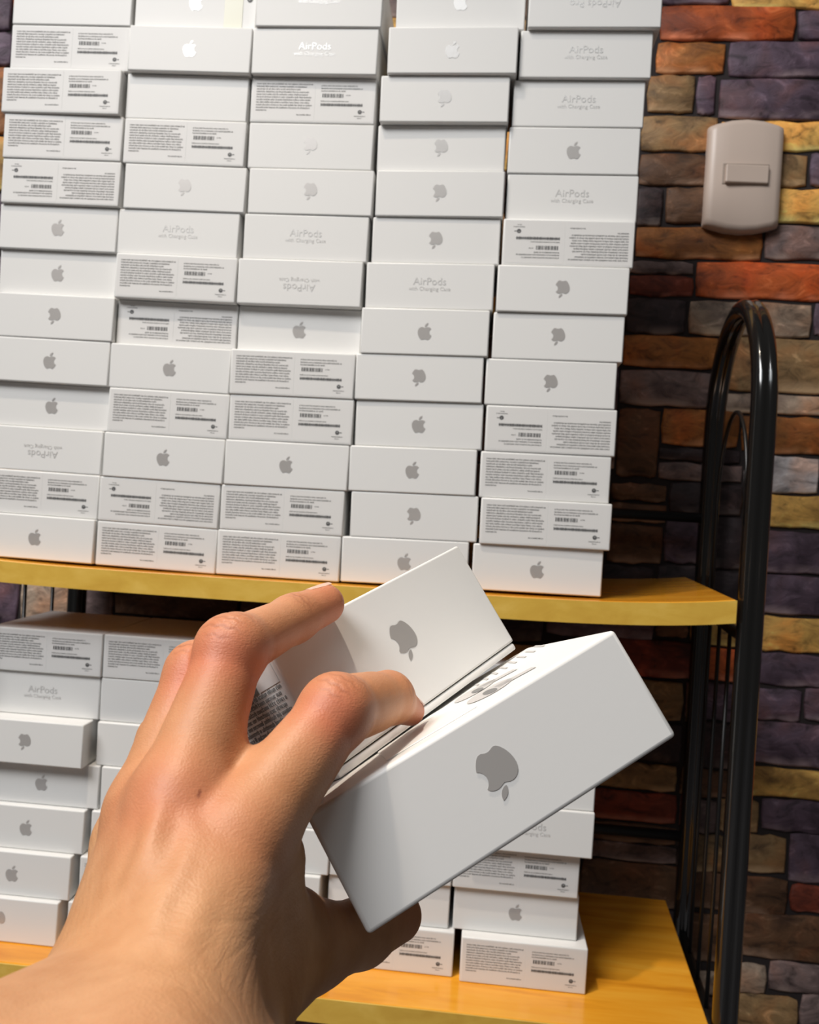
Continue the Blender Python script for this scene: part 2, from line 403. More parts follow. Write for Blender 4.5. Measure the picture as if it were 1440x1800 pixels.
def emblem_mesh(size, name='emblem'):
    """flat foil emblem centred on (0,0) in the xz plane, facing -y"""
    vs = []; fs = []; k = size/24.0
    for poly in (BODY, LEAF):
        base = len(vs)
        P = [Vector(((x-12.0)*k, 0, (12.0-y)*k)) for x, y in poly]
        vs += P
        for t in tessellate_polygon([[Vector((p.x, p.z, 0)) for p in P]]):
            a, b, c = [P[i] for i in t]
            nrm = (b-a).cross(c-a)
            fs.append(tuple(base+i for i in (t if nrm.y < 0 else t[::-1])))
    return mesh(name, vs, fs)
ME_EMB = emblem_mesh(.0142); ME_EMB.materials.append(M_FOIL)
def text_mesh(lines):
    """lines: (text, width, baseline z)"""
    vs = []; fs = []
    for txt, width, zb in lines:
        cu = bpy.data.curves.new('t', 'FONT'); cu.body = txt; cu.resolution_u = 3; cu.align_x = 'CENTER'
        o = bpy.data.objects.new('t', cu); COL.objects.link(o)
        dg = bpy.context.evaluated_depsgraph_get(); me = bpy.data.meshes.new_from_object(o.evaluated_get(dg))
        xs = [v.co.x for v in me.vertices]; s = width/(max(xs)-min(xs)); xc = (max(xs)+min(xs))/2
        b = len(vs); vs += [((v.co.x-xc)*s, 0, zb+v.co.y*s) for v in me.vertices]
        fs += [tuple(b+i for i in p.vertices) for p in me.polygons]
        bpy.data.objects.remove(o); bpy.data.meshes.remove(me); bpy.data.curves.remove(cu)
    return mesh('lettering', vs, fs)
ME_TXT = text_mesh([('AirPods', .0275, .0012), ('with Charging Case', .0350, -.0036)]); ME_TXT.materials.append(M_TEXTFOIL)
ME_TXTP = text_mesh([('AirPods Pro', .0410, .0012)]); ME_TXTP.materials.append(M_TEXTFOIL)

class Quads:
    def __init__(s): s.v = []; s.f = []
    def rect(s, x0, x1, z0, z1, y=0.0):
        b = len(s.v); s.v += [(x0, y, z0), (x1, y, z0), (x1, y, z1), (x0, y, z1)]; s.f.append((b, b+1, b+2, b+3))
    def line(s, x0, x1, z, h, rng, detail=1):
        x = x0
        while x < x1-h*.6:
            for _ in range(rng.randint(2, 9)):
                if x > x1-h*.5: break
                wch = h*rng.choice((.28, .5, .55, .6)); st = h*.17
                kind = rng.random(); up = h*.35 if rng.random() < .25 else 0
                if wch < h*.3: s.rect(x, x+st*1.2, z, z+h*.72+up)
                else:
                    s.rect(x, x+st, z, z+h*.72+up)
                    if kind < .75: s.rect(x+wch-st, x+wch, z, z+h*.72)
                    if kind < .5 or kind > .75: s.rect(x+st, x+wch-st*(kind < .75), z+h*.72-st*.8, z+h*.72)
                    if kind > .3: s.rect(x+st, x+wch-st*(kind < .75), z, z+st*.8)
                x += wch + h*.14
            x += h*.34
    def mesh(s, name): return mesh(name, s.v, s.f)
def label_mesh():
    q = Quads(); rng = random.Random(5); c = lambda u, v: ((u-.5)*W, (.5-v)*.0384)
    lens = [.495, .46, .40, .47, .47, .50, .485, .475, .495, .48, .135]
    for i, e in enumerate(lens):
        x0, zz = c(.045, .165+.0578*i); x1, _ = c(e, 0); q.line(x0, x1, zz, .00130, rng)
    x0, zz = c(.375, .83); x1, _ = c(.495, 0); q.line(x0, x1, zz, .0011, rng)
    for v, e in ((.185, .86), (.245, .90), (.30, .765)):
        x0, zz = c(.565, v); x1, _ = c(e, 0); q.line(x0, x1, zz, .00118, rng)
    def bars(u0, u1, v0, v1):
        x0, z1 = c(u0, v0); x1, z0 = c(u1, v1); x = x0
        while x < x1:
            wb = rng.choice((.0003, .0004, .0007, .0010)); q.rect(x, min(x+wb, x1), z0, z1); x += wb + rng.choice((.0003, .0004, .0006))
    bars(.575, .745, .345, .43)
    x0, zz = c(.765, .385); x1, _ = c(.80, 0); q.line(x0, x1, zz, .0010, rng)
    x0, zz = c(.565, .52); x1, _ = c(.79, 0); q.line(x0, x1, zz, .0010, rng)
    bars(.565, .90, .555, .618)
    x0, z1 = c(.565, .575); x1, z0 = c(.90, .60); q.rect(x0, x1, z0, z1, .00002)
    # round approval mark with a split disc and a small tick to the right
    cx, cz = c(.88, .735); r = .0023
    for k in range(14):
        a0, a1 = 2*math.pi*k/14, 2*math.pi*(k+1)/14
        for r0, r1 in ((0, .78),) if not 2 <= k % 14 <= 4 else ((.35, .78),):
            b = len(q.v)
            q.v += [(cx+r*r0*math.cos(a0), 0, cz+r*r0*math.sin(a0)), (cx+r*r1*math.cos(a0), 0, cz+r*r1*math.sin(a0)), (cx+r*r1*math.cos(a1), 0, cz+r*r1*math.sin(a1)), (cx+r*r0*math.cos(a1)+1e-6, 0, cz+r*r0*math.sin(a1))]
            q.f.append((b, b+1, b+2, b+3))
    q.rect(cx+r*.85, cx+r*1.7, cz-.0002, cz+.0004)
    for v, h in ((.835, .045), (.88, .018)):
        x0, zz = c(.88-h, v); x1, _ = c(.88+h, 0); q.line(x0, x1, zz, .00085, rng)
    return q.mesh('printed_label')
ME_LAB = label_mesh(); ME_LAB.materials.append(M_INK)
def panel_mesh():
    q = Quads(); 
    q.rect(-.4935*W+.0012, .018*W, -.0174, .0174); q.rect(.024*W, .4935*W-.0012, -.0174, .0174)
    return q.mesh('label_paper')
ME_PAN = panel_mesh(); ME_PAN.materials.append(M_PANEL)

KDESC = {'U': 'upright grey fruit emblem', 'D': 'upside-down grey fruit emblem', 'L': 'upright small-print label', 'M': 'upside-down small-print label',
         'T': 'upright faint lettering', 'V': 'upside-down faint lettering', 'P': 'longer upside-down lettering', 'B': 'blank plain side'}
ORD = ['', 'lowest', 'second', 'third', 'fourth', 'fifth', 'sixth', 'seventh', 'eighth', 'ninth', 'tenth', 'eleventh', 'twelfth', 'topmost']
COLN = ['', 'leftmost', 'second', 'middle', 'fourth', 'rightmost']
def make_box(M, h, kind, label, group, hm):
    e = empty('product_box', M, label, 'box', group)
    c = link('carton', hm, e); mid = (W/2, 0, h/2)
    def deco(name, me, y, flip, dz=0.0):
        o = link(name, me, c); o.location = (mid[0], y, mid[2]+dz)
        if flip: o.rotation_euler = (0, math.pi, 0)
        return o
    if kind in 'UD': deco('emblem', ME_EMB, -.00018, kind == 'D', 0.0004)
    if kind in 'LM':
        deco('label_paper', ME_PAN, -.00010, kind == 'M'); deco('printed_label', ME_LAB, -.00022, kind == 'M')
    if kind in 'TV': deco('lettering', ME_TXT, -.00018, kind == 'V')
    if kind == 'P': deco('lettering', ME_TXTP, -.00018, True)
    return e
# upper shelf: lefts of each box by row, top visible row first (rows 2..13), then the row cut by the top of the frame
XS = {1: [-.4284, -.4337, -.4309, -.4316, -.4328, -.4334, -.4300, -.4314, -.4325, -.4375, -.4381, -.4387],
      2: [-.3214, -.3237, -.3235, -.3212, -.3255, -.3246, -.3233, -.3253, -.3248, -.3273, -.3297, -.3300],
      3: [-.2136, -.2141, -.2140, -.2116, -.2138, -.2164, -.2160, -.2182, -.2176, -.2190, -.2212, -.2222],
      4: [-.0976, -.1022, -.1031, -.1019, -.1031, -.1059, -.1076, -.1104, -.1084, -.1114, -.1079, -.1138],
      5: [.0113, .0081, .0065, .0074, .0062, .0037, .0025, -.0013, .0010, -.0014, .0011, -.0032]}
KS = {1: 'BLLLMUUDUUVLU', 2: 'UUBLDTLMULUML', 3: 'TTLDDTVULLULL', 4: 'UUDDDDTUDUUDU', 5: 'PTTUTMDDDMLLU'}
BASE = {1: .0017, 2: .0000, 3: -.0011, 4: -.0006, 5: .0002}
TILT = {1: -.0131, 2: -.0150, 3: -.0015, 4: .0120, 5: .0046}
DY = {(1, 3): -.003, (1, 7): .006, (1, 10): .007, (2, 2): -.004, (2, 3): .001, (2, 8): .006, (3, 8): .007, (4, 2): -.005, (3, 2): -.003, (4, 3): -.002,
      (5, 3): .004, (5, 4): .004, (5, 5): .005, (4, 4): .004, (4, 6): .003, (1, 11): .004, (2, 4): .0, (1, 12): .003, (3, 12): .001, (3, 1): -.005, (2, 1): .002, (5, 1): -.004}
rj = random.Random(3)
for c in (4, 3, 2, 1):                                    # neighbours must not share space
    for i in range(12):
        lim = min(XS[c+1][i], XS[c+1][max(0, i-1)]+.003, XS[c+1][min(11, i+1)]+.003) - W - .0009
        XS[c][i] = min(XS[c][i], lim)
PITCH = .0386
for c in range(1, 6):
    for r in range(1, 14):
        x = XS[c][max(0, r-2)] + (.0022 if r == 1 else 0); 
        if r == 1: x = XS[c][0] + {1: .0005, 2: .0012, 3: .0020, 4: .0042, 5: .0048}[c]
        h = H0 if r == 1 else H1
        z = BASE[c] + (13-r)*PITCH
        dy = DY.get((c, r), rj.uniform(-.0015, .0025)); yaw = math.radians(rj.uniform(-.25, .25))
        if (c, r) == (1, 3): yaw = math.radians(-.8)
        # pivot: left bottom corner of the front face
        M = Matrix.Translation(Vector((x, dy, z + (13-r)*.0))) @ Matrix.Rotation(-TILT[c], 4, 'Y') @ Matrix.Rotation(yaw, 4, 'Z')
        k = KS[c][r-1]; nth = 14-r
        lab = 'white box, %s, %s in the %s upper-shelf stack' % (KDESC[k], (ORD[nth]+' from the bottom') if 1 < nth < 13 else ORD[nth], COLN[c])
        e = make_box(M, h, k, lab, 'white boxes stacked on the upper shelf', CM[h])
        if (c, r) == (2, 1):
            q = Quads(); q.rect(.079, .095, .0012, .0453, -.0003); o = link('tape_strip', q.mesh('tape_strip'), e.children[0], M_TAPE); setp(o, 'pale yellowish strip of tape')
            bm = bmesh.new(); bmesh.ops.create_circle(bm, cap_ends=True, radius=.0024, segments=20, matrix=Matrix.Translation((.1005, -.0004, .0268)) @ Matrix.Rotation(math.pi/2, 4, 'X'))
            o = link('dot_sticker', bm_mesh('dot_sticker', bm), e.children[0], M_INK); setp(o, 'small black round sticker')
            bm = bmesh.new(); bmesh.ops.create_circle(bm, cap_ends=True, radius=.0009, segments=12, matrix=Matrix.Translation((.1002, -.0006, .0266)) @ Matrix.Rotation(math.pi/2, 4, 'X'))
            link('sticker_centre', bm_mesh('sticker_centre', bm), e.children[0], M_PANEL)
# lower shelf
XL_ = {1: [-.4358, -.4373, -.4420, -.4309, -.4400, -.4475, -.4545], 2: [-.3280, -.3290, -.3290, -.3222, -.3280, -.3340, -.3410],
       3: [-.2195, -.2200, -.2205, -.2140, -.2200, -.2260, -.2300], 4: [-.1110, -.1115, -.1120, -.1060, -.1125, -.1130, -.1073], 5: [.0010, .0020, .0035, .0040, -.0045, -.0025, .0060]}
KL = {1: 'LTDUUUD', 2: 'LUUUULU', 3: 'LULUUUL', 4: 'UTUTLUL', 5: 'UDUTLUL'}
YL = {1: [.021, .024, .006, .018, .012, .006, .001], 2: [.022, .023, .020, .018, .015, .010, .006], 3: [.024, .022, .022, .020, .018, .014, .012],
      4: [.024, .022, .022, .020, .020, .024, .0200], 5: [.018, .016, .012, .010, .020, .026, .015]}
for c in range(1, 6):
    for r in range(1, 8):
        z = Z2 - .0004 + (7-r)*.0392
        yaw = math.radians(rj.uniform(-.2, .2))
        M = Matrix.Translation(Vector((XL_[c][r-1], YL[c][r-1], z+.0002))) @ Matrix.Rotation(yaw, 4, 'Z')
        k = KL[c][r-1]; nth = 8-r
        lab = 'white box, %s, %s in the %s lower-shelf stack' % (KDESC[k], (ORD[nth]+' from the bottom') if 1 < nth < 7 else ('topmost' if nth == 7 else ORD[1]), COLN[c])
        make_box(M, H2, k, lab, 'white boxes stacked on the lower shelf', CM[H2])

# ------------------------------------------------------------------ the two boxes in the hand
def rod(wv):
    t = np.linalg.norm(wv); k = wv/t; K = np.array([[0, -k[2], k[1]], [k[2], 0, -k[0]], [-k[1], k[0], 0]])
    return np.eye(3)+np.sin(t)*K+(1-np.cos(t))*K@K
def held_matrix(x):
    Rm = rod(np.array(x[:3])); t = np.array(x[3:6])
    B = np.stack([CR, CU, CF], 1)                          # camera axes in the world
    A = B @ Rm                                            # columns: box x (right), y (up), z (away)
    o = CO + B@t
    ax, ay, az = A[:, 0], A[:, 1], A[:, 2]
    return Matrix(((ax[0], az[0], ay[0], o[0]), (ax[1], az[1], ay[1], o[1]), (ax[2], az[2], ay[2], o[2]), (0, 0, 0, 1)))   # box local: x right, y away, z up
XN = [.1812, -.1711, .5007, .0259, -.0765, .2392]; HN = .0367; DN = .100
XF = [.3159, -.7641, .4538, -.0018, -.0487, .3058]; HF = .0462; DF = .1087
nb = empty('product_box', held_matrix(XN), 'nearest white box with large dark fruit emblem, held between index finger and thumb', 'box')
nc = link('carton', bm_mesh('carton', box_bm(-W/2, W/2, 0, DN, -HN/2, HN/2, .0014, 3), True), nb, M_CARTON)
ME_EMBN = emblem_mesh(.0146); ME_EMBN.materials.append(M_FOIL)
o = link('emblem', ME_EMBN, nc); o.location = (0.0005, -.0002, .0002); o.rotation_euler = (0, math.pi, 0)
# picture of two earbuds printed on the top face (seen at a grazing angle)
def flat_top(name, polys, mt, z, par):
    vs = []; fs = []
    for P in polys:
        b = len(vs); vs += [(x, y, z) for x, y in P]; fs.append(tuple(range(b, b+len(P))))
    return link(name, mesh(name, vs, fs), par, mt)
def ell(cx, cy, rx, ry, n=20, a=0.0):
    return [(cx + rx*math.cos(t)*math.cos(a)-ry*math.sin(t)*math.sin(a), cy + rx*math.cos(t)*math.sin(a)+ry*math.sin(t)*math.cos(a)) for t in [2*math.pi*k/n for k in range(n)]]
zt = HN/2
flat_top('printed_earbuds', [ell(.0155, .030, .0085, .012), ell(.0155, .055, .0085, .011), [(.018, .024), (.031, .019), (.031, .026), (.018, .034)], [(.018, .050), (.031, .044), (.031, .052), (.018, .060)]], M_BUD, zt+.0002, nc)
flat_top('earbud_speaker_print', [ell(.0150, .027, .0022, .0075), ell(.0158, .051, .0020, .0070)], M_BUDD, zt+.0003, nc)
flat_top('ridge_print', [[(.0195+.0043*k, .068), (.0207+.0043*k, .068), (.0207+.0043*k+.002, .088), (.0195+.0043*k+.002, .088)] for k in range(8)], M_BUD, zt+.0002, nc)
pt = link('pull_tab', bm_mesh('pull_tab', box_bm(-.026, .006, .010, .060, zt, zt+.0004, .00015, 1)), nc, M_CARTON); setp(pt, 'translucent pull tab on the top face')

fb = empty('product_box', held_matrix(XF), 'farther hand-held white box under the middle fingertip, with small print on its end', 'box')
lid = link('lid', bm_mesh('lid', box_bm(-W/2, W/2, 0, DF, -HF/2, HF/2, .0009, 3), True), fb, M_CARTON)
base = link('base_tray', bm_mesh('base_tray', box_bm(-W/2+.0006, W/2-.0006, .0004, DF-.0006, -HF/2-.0033, -HF/2-.0004, .0008, 2), True), fb, M_CARTON)
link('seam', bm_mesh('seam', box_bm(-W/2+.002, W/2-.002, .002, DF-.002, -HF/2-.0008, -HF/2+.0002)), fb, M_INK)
ME_EMBF = emblem_mesh(.0146); ME_EMBF.materials.append(M_FOIL)
o = link('emblem', ME_EMBF, lid); o.location = (.0008, -.0002, .0006); o.rotation_euler = (0, math.pi, 0)
# printed end (left end): lines run along the depth
q = Quads(); rng = random.Random(9)
for i in range(14):
    zz = .0085 - .00205*i
    q.line(-.050 - .002*(i % 3), -.0035 - .0016*(i % 2), zz, .00165, rng)
me = q.mesh('printed_text'); o = link('printed_text', me, lid, M_INK)
o.location = (-W/2-.0002, 0, 0); o.rotation_euler = (0, 0, -math.pi/2)
q = Quads(); q.rect(-.0165, -.0030, .0105, .0180, 0); o = link('paper_sticker', q.mesh('paper_sticker'), lid, M_PANEL); o.location = (-W/2-.0002, 0, 0); o.rotation_euler = (0, 0, -math.pi/2)
q = Quads(); q.rect(-.0260, -.0175, .0105, .0165, 0); o = link('printed_block', q.mesh('printed_block'), lid, M_GREY); o.location = (-W/2-.0002, 0, 0); o.rotation_euler = (0, 0, -math.pi/2)

# ------------------------------------------------------------------ the hand
def P3(u, v, zc): return np.array([(u-720)/FPX*zc, -(v-900)/FPX*zc, zc])     # camera-space metres
class Field:
    def __init__(s, lo, hi, step):
        s.lo = np.array(lo); s.h = step; s.n = np.ceil((np.array(hi)-s.lo)/step).astype(int)+1
        s.cap = .016; s.f = np.full(s.n, s.cap, np.float32)
        s.ax = [s.lo[i]+step*np.arange(s.n[i], dtype=np.float32) for i in range(3)]
    def new(s): return np.full(s.n, s.cap, np.float32)
    def cone(s, g, a, b, ra, rb, k):
        """smooth-union a round cone into grid g"""
        m = max(ra, rb)+s.cap
        i0 = np.maximum(0, np.floor((np.minimum(a, b)-m-s.lo)/s.h).astype(int)); i1 = np.minimum(s.n, np.ceil((np.maximum(a, b)+m-s.lo)/s.h).astype(int)+1)
        if np.any(i1 <= i0): return
        sl = tuple(slice(i0[i], i1[i]) for i in range(3))
        X, Y, Z = np.meshgrid(*[s.ax[i][sl[i]] for i in range(3)], indexing='ij', sparse=True)
        d = (b-a).astype(np.float32); L2 = float(d@d)+1e-12
        t = np.clip(((X-a[0])*d[0]+(Y-a[1])*d[1]+(Z-a[2])*d[2])/L2, 0, 1)
        dist = np.sqrt((X-a[0]-t*d[0])**2+(Y-a[1]-t*d[1])**2+(Z-a[2]-t*d[2])**2) - (ra+(rb-ra)*t)
        s.smin(g, sl, np.minimum(dist, s.cap), k)
    def smin(s, g, sl, b, k):
        a = g[sl]; h = np.clip(.5+.5*(b-a)/k, 0, 1)
        g[sl] = b*(1-h)+a*h - k*h*(1-h)*((a < s.cap) & (b < s.cap))
HS = .0006
fd = Field((-.150, -.182, .115), (.014, -.018, .312), HS)
palm = fd.new()
J = dict(
 iM=P3(424, 1474, .210), iP=P3(590, 1251, .241), iD=P3(682, 1227, .268), iT=P3(721, 1250, .283),
 mM=P3(318, 1402, .215), mP=P3(408, 1143, .243), mD=P3(515, 1088, .272), mT=P3(570, 1062, .284),
 rM=P3(266, 1425, .226), rP=P3(346, 1182, .249), rD=P3(388, 1205, .270), rT=P3(404, 1236, .282),
 lM=P3(236, 1480, .240), lP=P3(290, 1300, .258), lD=P3(330, 1310, .276), lT=P3(352, 1335, .288),
 tC=P3(432, 1716, .214), tM=P3(545, 1662, .243), tI=P3(634, 1640, .263), tT=P3(697, 1610, .279))
C = fd.cone
# forearm and wrist
C(palm, P3(222, 1762, .186), P3(-70, 2045, .135), .0158, .0245, .004)
C(palm, P3(300, 1790, .168), P3(200, 2100, .122), .0130, .0220, .010)
C(palm, P3(385, 1800, .198), P3(270, 2110, .146), .0150, .0260, .012)
C(palm, P3(290, 1770, .184), P3(160, 2110, .136), .0160, .0250, .012)
# metacarpals
C(palm, P3(312, 1735, .173), J['iM'], .0140, .0124, .008)
C(palm, P3(278, 1725, .178), J['mM'], .0150, .0122, .008)
C(palm, P3(240, 1720, .186), J['rM'], .0155, .0116, .009)
C(palm, P3(212, 1715, .194), J['lM'], .0150, .0112, .010)
C(palm, P3(330, 1640, .214), P3(340, 1490, .238), .0130, .0100, .010)
# thumb base and first web
C(palm, P3(372, 1725, .190), P3(462, 1508, .2235), .0125, .0112, .008)
C(palm, P3(408, 1735, .201), P3(500, 1628, .2330), .0125, .0095, .008)
C(palm, J['tC'], J['tM'], .0165, .0118, .009)
C(palm, P3(430, 1625, .220), P3(505, 1635, .235), .0130, .0088, .009)
C(palm, P3(455, 1545, .219), P3(462, 1600, .219), .0080, .0095, .009)
# knuckle heads and tendons on the back of the hand
for n, r in (('iM', .0078), ('mM', .0080), ('rM', .0072)):
    C(palm, J[n]+np.array([0, 0, -.0055]), J[n]+np.array([0, 0, -.0055])+np.array([.001, .003, 0]), r, r, .006)
for a, b in ((P3(272, 1715, .1640), J['mM']), (P3(308, 1720, .1605), J['iM']), (P3(232, 1712, .172), J['rM'])):
    C(palm, a, b+np.array([-.002, .002, -.0118]), .0023, .0026, .0035)
def chain(names, rr, k=.004):
    g = fd.new()
    for i in range(len(names)-1): C(g, J[names[i]] if isinstance(names[i], str) else names[i], J[names[i+1]] if isinstance(names[i+1], str) else names[i+1], rr[i], rr[i+1], k)
    return g
fingers = [
 chain(['iM', 'iP', 'iD', 'iT'], [.0128, .0099, .0081, .0050]),
 chain(['mM', 'mP', 'mD', 'mT'], [.0122, .0095, .0076, .0070]),
 chain(['rM', 'rP', 'rD', 'rT'], [.0116, .0090, .0080, .0066]),
 chain(['lM', 'lP', 'lD', 'lT'], [.0108, .0080, .0070, .0060]),
 chain(['tM', 'tI', 'tT'], [.0118, .0098, .0086])]
# middle phalanx fullness, finger pads
C(fingers[0], J['iP']*.62+J['iD']*.38, J['iP']*.35+J['iD']*.65, .0094, .0090, .003)
C(fingers[0], J['iP']+np.array([.0, .0012, -.0012]), J['iP']+np.array([.0012, .0006, -.0012]), .0096, .0096, .004)
C(fingers[1], J['mP']+np.array([-.0008, .0008, -.0012]), J['mP']+np.array([.001, .0012, -.001]), .0092, .0092, .004)
allf = fd.new()
full = tuple(slice(0, n) for n in fd.n)
for g in fingers: fd.smin(allf, full, g, .0016)
F = palm.copy(); fd.smin(F, full, allf, .0055)
# webs between the fingers
gw = fd.new()
C(gw, J['iM']*.72+J['iP']*.28+np.array([-.003, 0, .004]), J['mM']*.70+J['mP']*.30+np.array([.003, 0, .005]), .0060, .0060, .004)
C(gw, J['mM']*.66+J['mP']*.34+np.array([0, 0, .003]), J['rM']*.66+J['rP']*.34+np.array([0, 0, .003]), .0062, .0062, .004)
C(gw, J['rM']*.66+J['rP']*.34+np.array([0, 0, .002]), J['lM']*.66+J['lP']*.34, .0062, .0062, .004)
fd.smin(F, full, gw, .006)
def surface_nets(F, lo, h):
    neg = F < 0
    nx, ny, nzz = F.shape
    c = neg[:-1, :-1, :-1].astype(np.uint8)
    cnt = np.zeros((nx-1, ny-1, nzz-1), np.uint8)
    offs = [(i, j, k) for i in (0, 1) for j in (0, 1) for k in (0, 1)]
    for i, j, k in offs: cnt += neg[i:nx-1+i, j:ny-1+j, k:nzz-1+k]
    act = (cnt > 0) & (cnt < 8); cells = np.argwhere(act); idx = np.full(act.shape, -1, np.int64); idx[act] = np.arange(len(cells))
    acc = np.zeros((len(cells), 3)); num = np.zeros(len(cells))
    for a in offs:
        for ax in range(3):
            if a[ax]: continue
            b = list(a); b[ax] = 1
            fa = F[cells[:, 0]+a[0], cells[:, 1]+a[1], cells[:, 2]+a[2]]; fb_ = F[cells[:, 0]+b[0], cells[:, 1]+b[1], cells[:, 2]+b[2]]
            x = (fa < 0) != (fb_ < 0); t = np.where(x, fa/np.where(x, fa-fb_, 1), 0)
            p = np.tile(np.array(a, float), (len(cells), 1)); p[:, ax] += t
            acc += p*x[:, None]; num += x
    V = (cells + acc/num[:, None])*h + lo
    quads = []
    for ax in range(3):
        u, v = (ax+1) % 3, (ax+2) % 3
        sl0 = [slice(1, -1)]*3; sl0[ax] = slice(0, -1); sl1 = list(sl0); sl1[ax] = slice(1, None)
        A = neg[tuple(sl0)]; B = neg[tuple(sl1)]
        e = np.argwhere(A != B); 
        off = np.ones(3, int); off[ax] = 0; e = e+off
        flip = neg[e[:, 0], e[:, 1], e[:, 2]]
        def cell(du, dv):
            q = e.copy(); q[:, u] -= du; q[:, v] -= dv; return idx[q[:, 0], q[:, 1], q[:, 2]]
        Q = np.stack([cell(1, 1), cell(0, 1), cell(0, 0), cell(1, 0)], 1)
        Q = np.where(flip[:, None], Q, Q[:, ::-1]); quads.append(Q)
    return V, np.concatenate(quads)
V, Q = surface_nets(F, fd.lo, HS)
Q = Q[(Q >= 0).all(1)]
# relax the grid stepping
E = np.concatenate([Q[:, [0, 1]], Q[:, [1, 2]], Q[:, [2, 3]], Q[:, [3, 0]]])
deg = np.bincount(E.ravel(), minlength=len(V)).astype(float)
for it in range(6):
    S_ = np.zeros_like(V)
    for k in range(3): S_[:, k] = np.bincount(E[:, 0], V[E[:, 1], k], len(V))+np.bincount(E[:, 1], V[E[:, 0], k], len(V))
    lam = .5 if it % 2 == 0 else -.47
    V = V + lam*(S_/deg[:, None]-V)
wm = np.clip((P3(0, 1475, .215)[1]-V[:, 1])/.012, 0, 1)*np.clip((P3(600, 0, .25)[0]-V[:, 0])/.010, 0, 1)     # palm and wrist: ease out the seams between muscles
for it in range(70):
    S_ = np.zeros_like(V)
    for k in range(3): S_[:, k] = np.bincount(E[:, 0], V[E[:, 1], k], len(V))+np.bincount(E[:, 1], V[E[:, 0], k], len(V))
    V = V + (.55 if it % 2 == 0 else -.53)*wm[:, None]*(S_/deg[:, None]-V)
def vnormals(V):
    n = np.cross(V[Q[:, 2]]-V[Q[:, 0]], V[Q[:, 3]]-V[Q[:, 1]]); N = np.zeros_like(V)
    for j in range(4):
        for k in range(3): N[:, k] += np.bincount(Q[:, j], n[:, k], len(V))
    return N/np.maximum(1e-12, np.linalg.norm(N, axis=1))[:, None]
N = vnormals(V)
if (N*(V-V.mean(0))).sum() < 0: Q = Q[:, ::-1]; N = -N
red = np.zeros(len(V)); disp = np.zeros(len(V)); crea = np.zeros(len(V))
def gauss(p, s): return np.exp(-((V-p)**2).sum(1)/(2*s*s))
for n, s, a in (('iP', .008, .95), ('mP', .008, .75), ('rP', .007, .6), ('mM', .009, .75), ('iM', .010, .45), ('rM', .008, .45), ('iT', .008, .85), ('mT', .008, .6), ('tT', .010, .5), ('iD', .006, .25)):
    red += a*gauss(J[n] + (np.array([0, 0, -.009]) if n[1] in 'MP' else 0), s)
red += .34*np.clip((V[:, 1]-P3(0, 1560, .20)[1])/.045, 0, 1)      # fingers pinker than the wrist
# crease lines across the finger joints
for a, p, b, offs, amp in (('iM', 'iP', 'iD', (-.0062, -.0034, -.0014, .0008, .0034, .0056), .00042), ('mM', 'mP', 'mD', (-.0060, -.0028, -.0008, .0012, .0036, .0058), .00046), ('rM', 'rP', 'rD', (-.0040, -.0012, .0018), .00045),
                     ('iP', 'iD', 'iT', (-.0012, .0010), .00012), ('mP', 'mD', 'mT', (-.0016, .0006, .0026), .00022)):
    ax = (J[p]-J[a])/np.linalg.norm(J[p]-J[a])+(J[b]-J[p])/np.linalg.norm(J[b]-J[p]); ax /= np.linalg.norm(ax)
    rel = V-J[p]; t = rel@ax; lat = rel - np.outer(t, ax)
    dd = np.array([-.25, .40, -1.0]); dd = dd-ax*(dd@ax); dd /= np.linalg.norm(dd); sd = np.cross(ax, dd); q = lat@sd
    near = np.exp(-(lat**2).sum(1)/(2*.0105**2)); dors = np.clip((N@dd)*1.2-.15, 0, 1)
    for i, o_ in enumerate(offs):
        bowed = o_*(1 - (q/.0125)**2*.55) + .00035*np.sin(q*1500+i*1.7)
        wdt = .0068 if i % 2 else .0046
        g = np.exp(-((t-bowed)/(.00050 if i % 2 else .00036))**2)*near*dors*np.exp(-((q-.0012*math.sin(i*2.3))/wdt)**4)
        disp -= amp*g*(1.0 if i % 2 else .6); crea += g*(.75 if i % 2 else .45)
# little scratch behind the index knuckle
uu = 720+FPX*V[:, 0]/V[:, 2]; vv = 900-FPX*V[:, 1]/V[:, 2]; tt = np.clip(((uu-352)*(-4)+(vv-1391)*9)/97.0, 0, 1)
crea += 1.6*np.exp(-(((uu-352+4*tt)**2+(vv-1391-9*tt)**2)/(2*1.5**2)))*(N[:, 2] < 0)
# tendons and hollows on the back of the hand
def stroke(u0, v0, u1, v1, amp, wid):
    L2 = (u1-u0)**2+(v1-v0)**2; k = np.clip(((uu-u0)*(u1-u0)+(vv-v0)*(v1-v0))/L2, 0, 1)
    d2 = (uu-u0-k*(u1-u0))**2+(vv-v0-k*(v1-v0))**2
    return amp*np.exp(-d2/(2*wid*wid))*np.clip(-N[:, 2]*1.5, 0, 1)*np.sin(np.pi*np.clip(k*.9+.08, 0, 1))
disp += stroke(282, 1415, 200, 1620, .00105, 12) + stroke(345, 1470, 250, 1665, .00065, 13) + stroke(238, 1430, 160, 1610, .0004, 11)
disp += stroke(318, 1430, 258, 1580, -.0008, 15) + stroke(250, 1440, 190, 1580, -.0006, 10)
wrist = np.exp(-(((uu-290)/190)**2 + ((vv-1720)/110)**2))
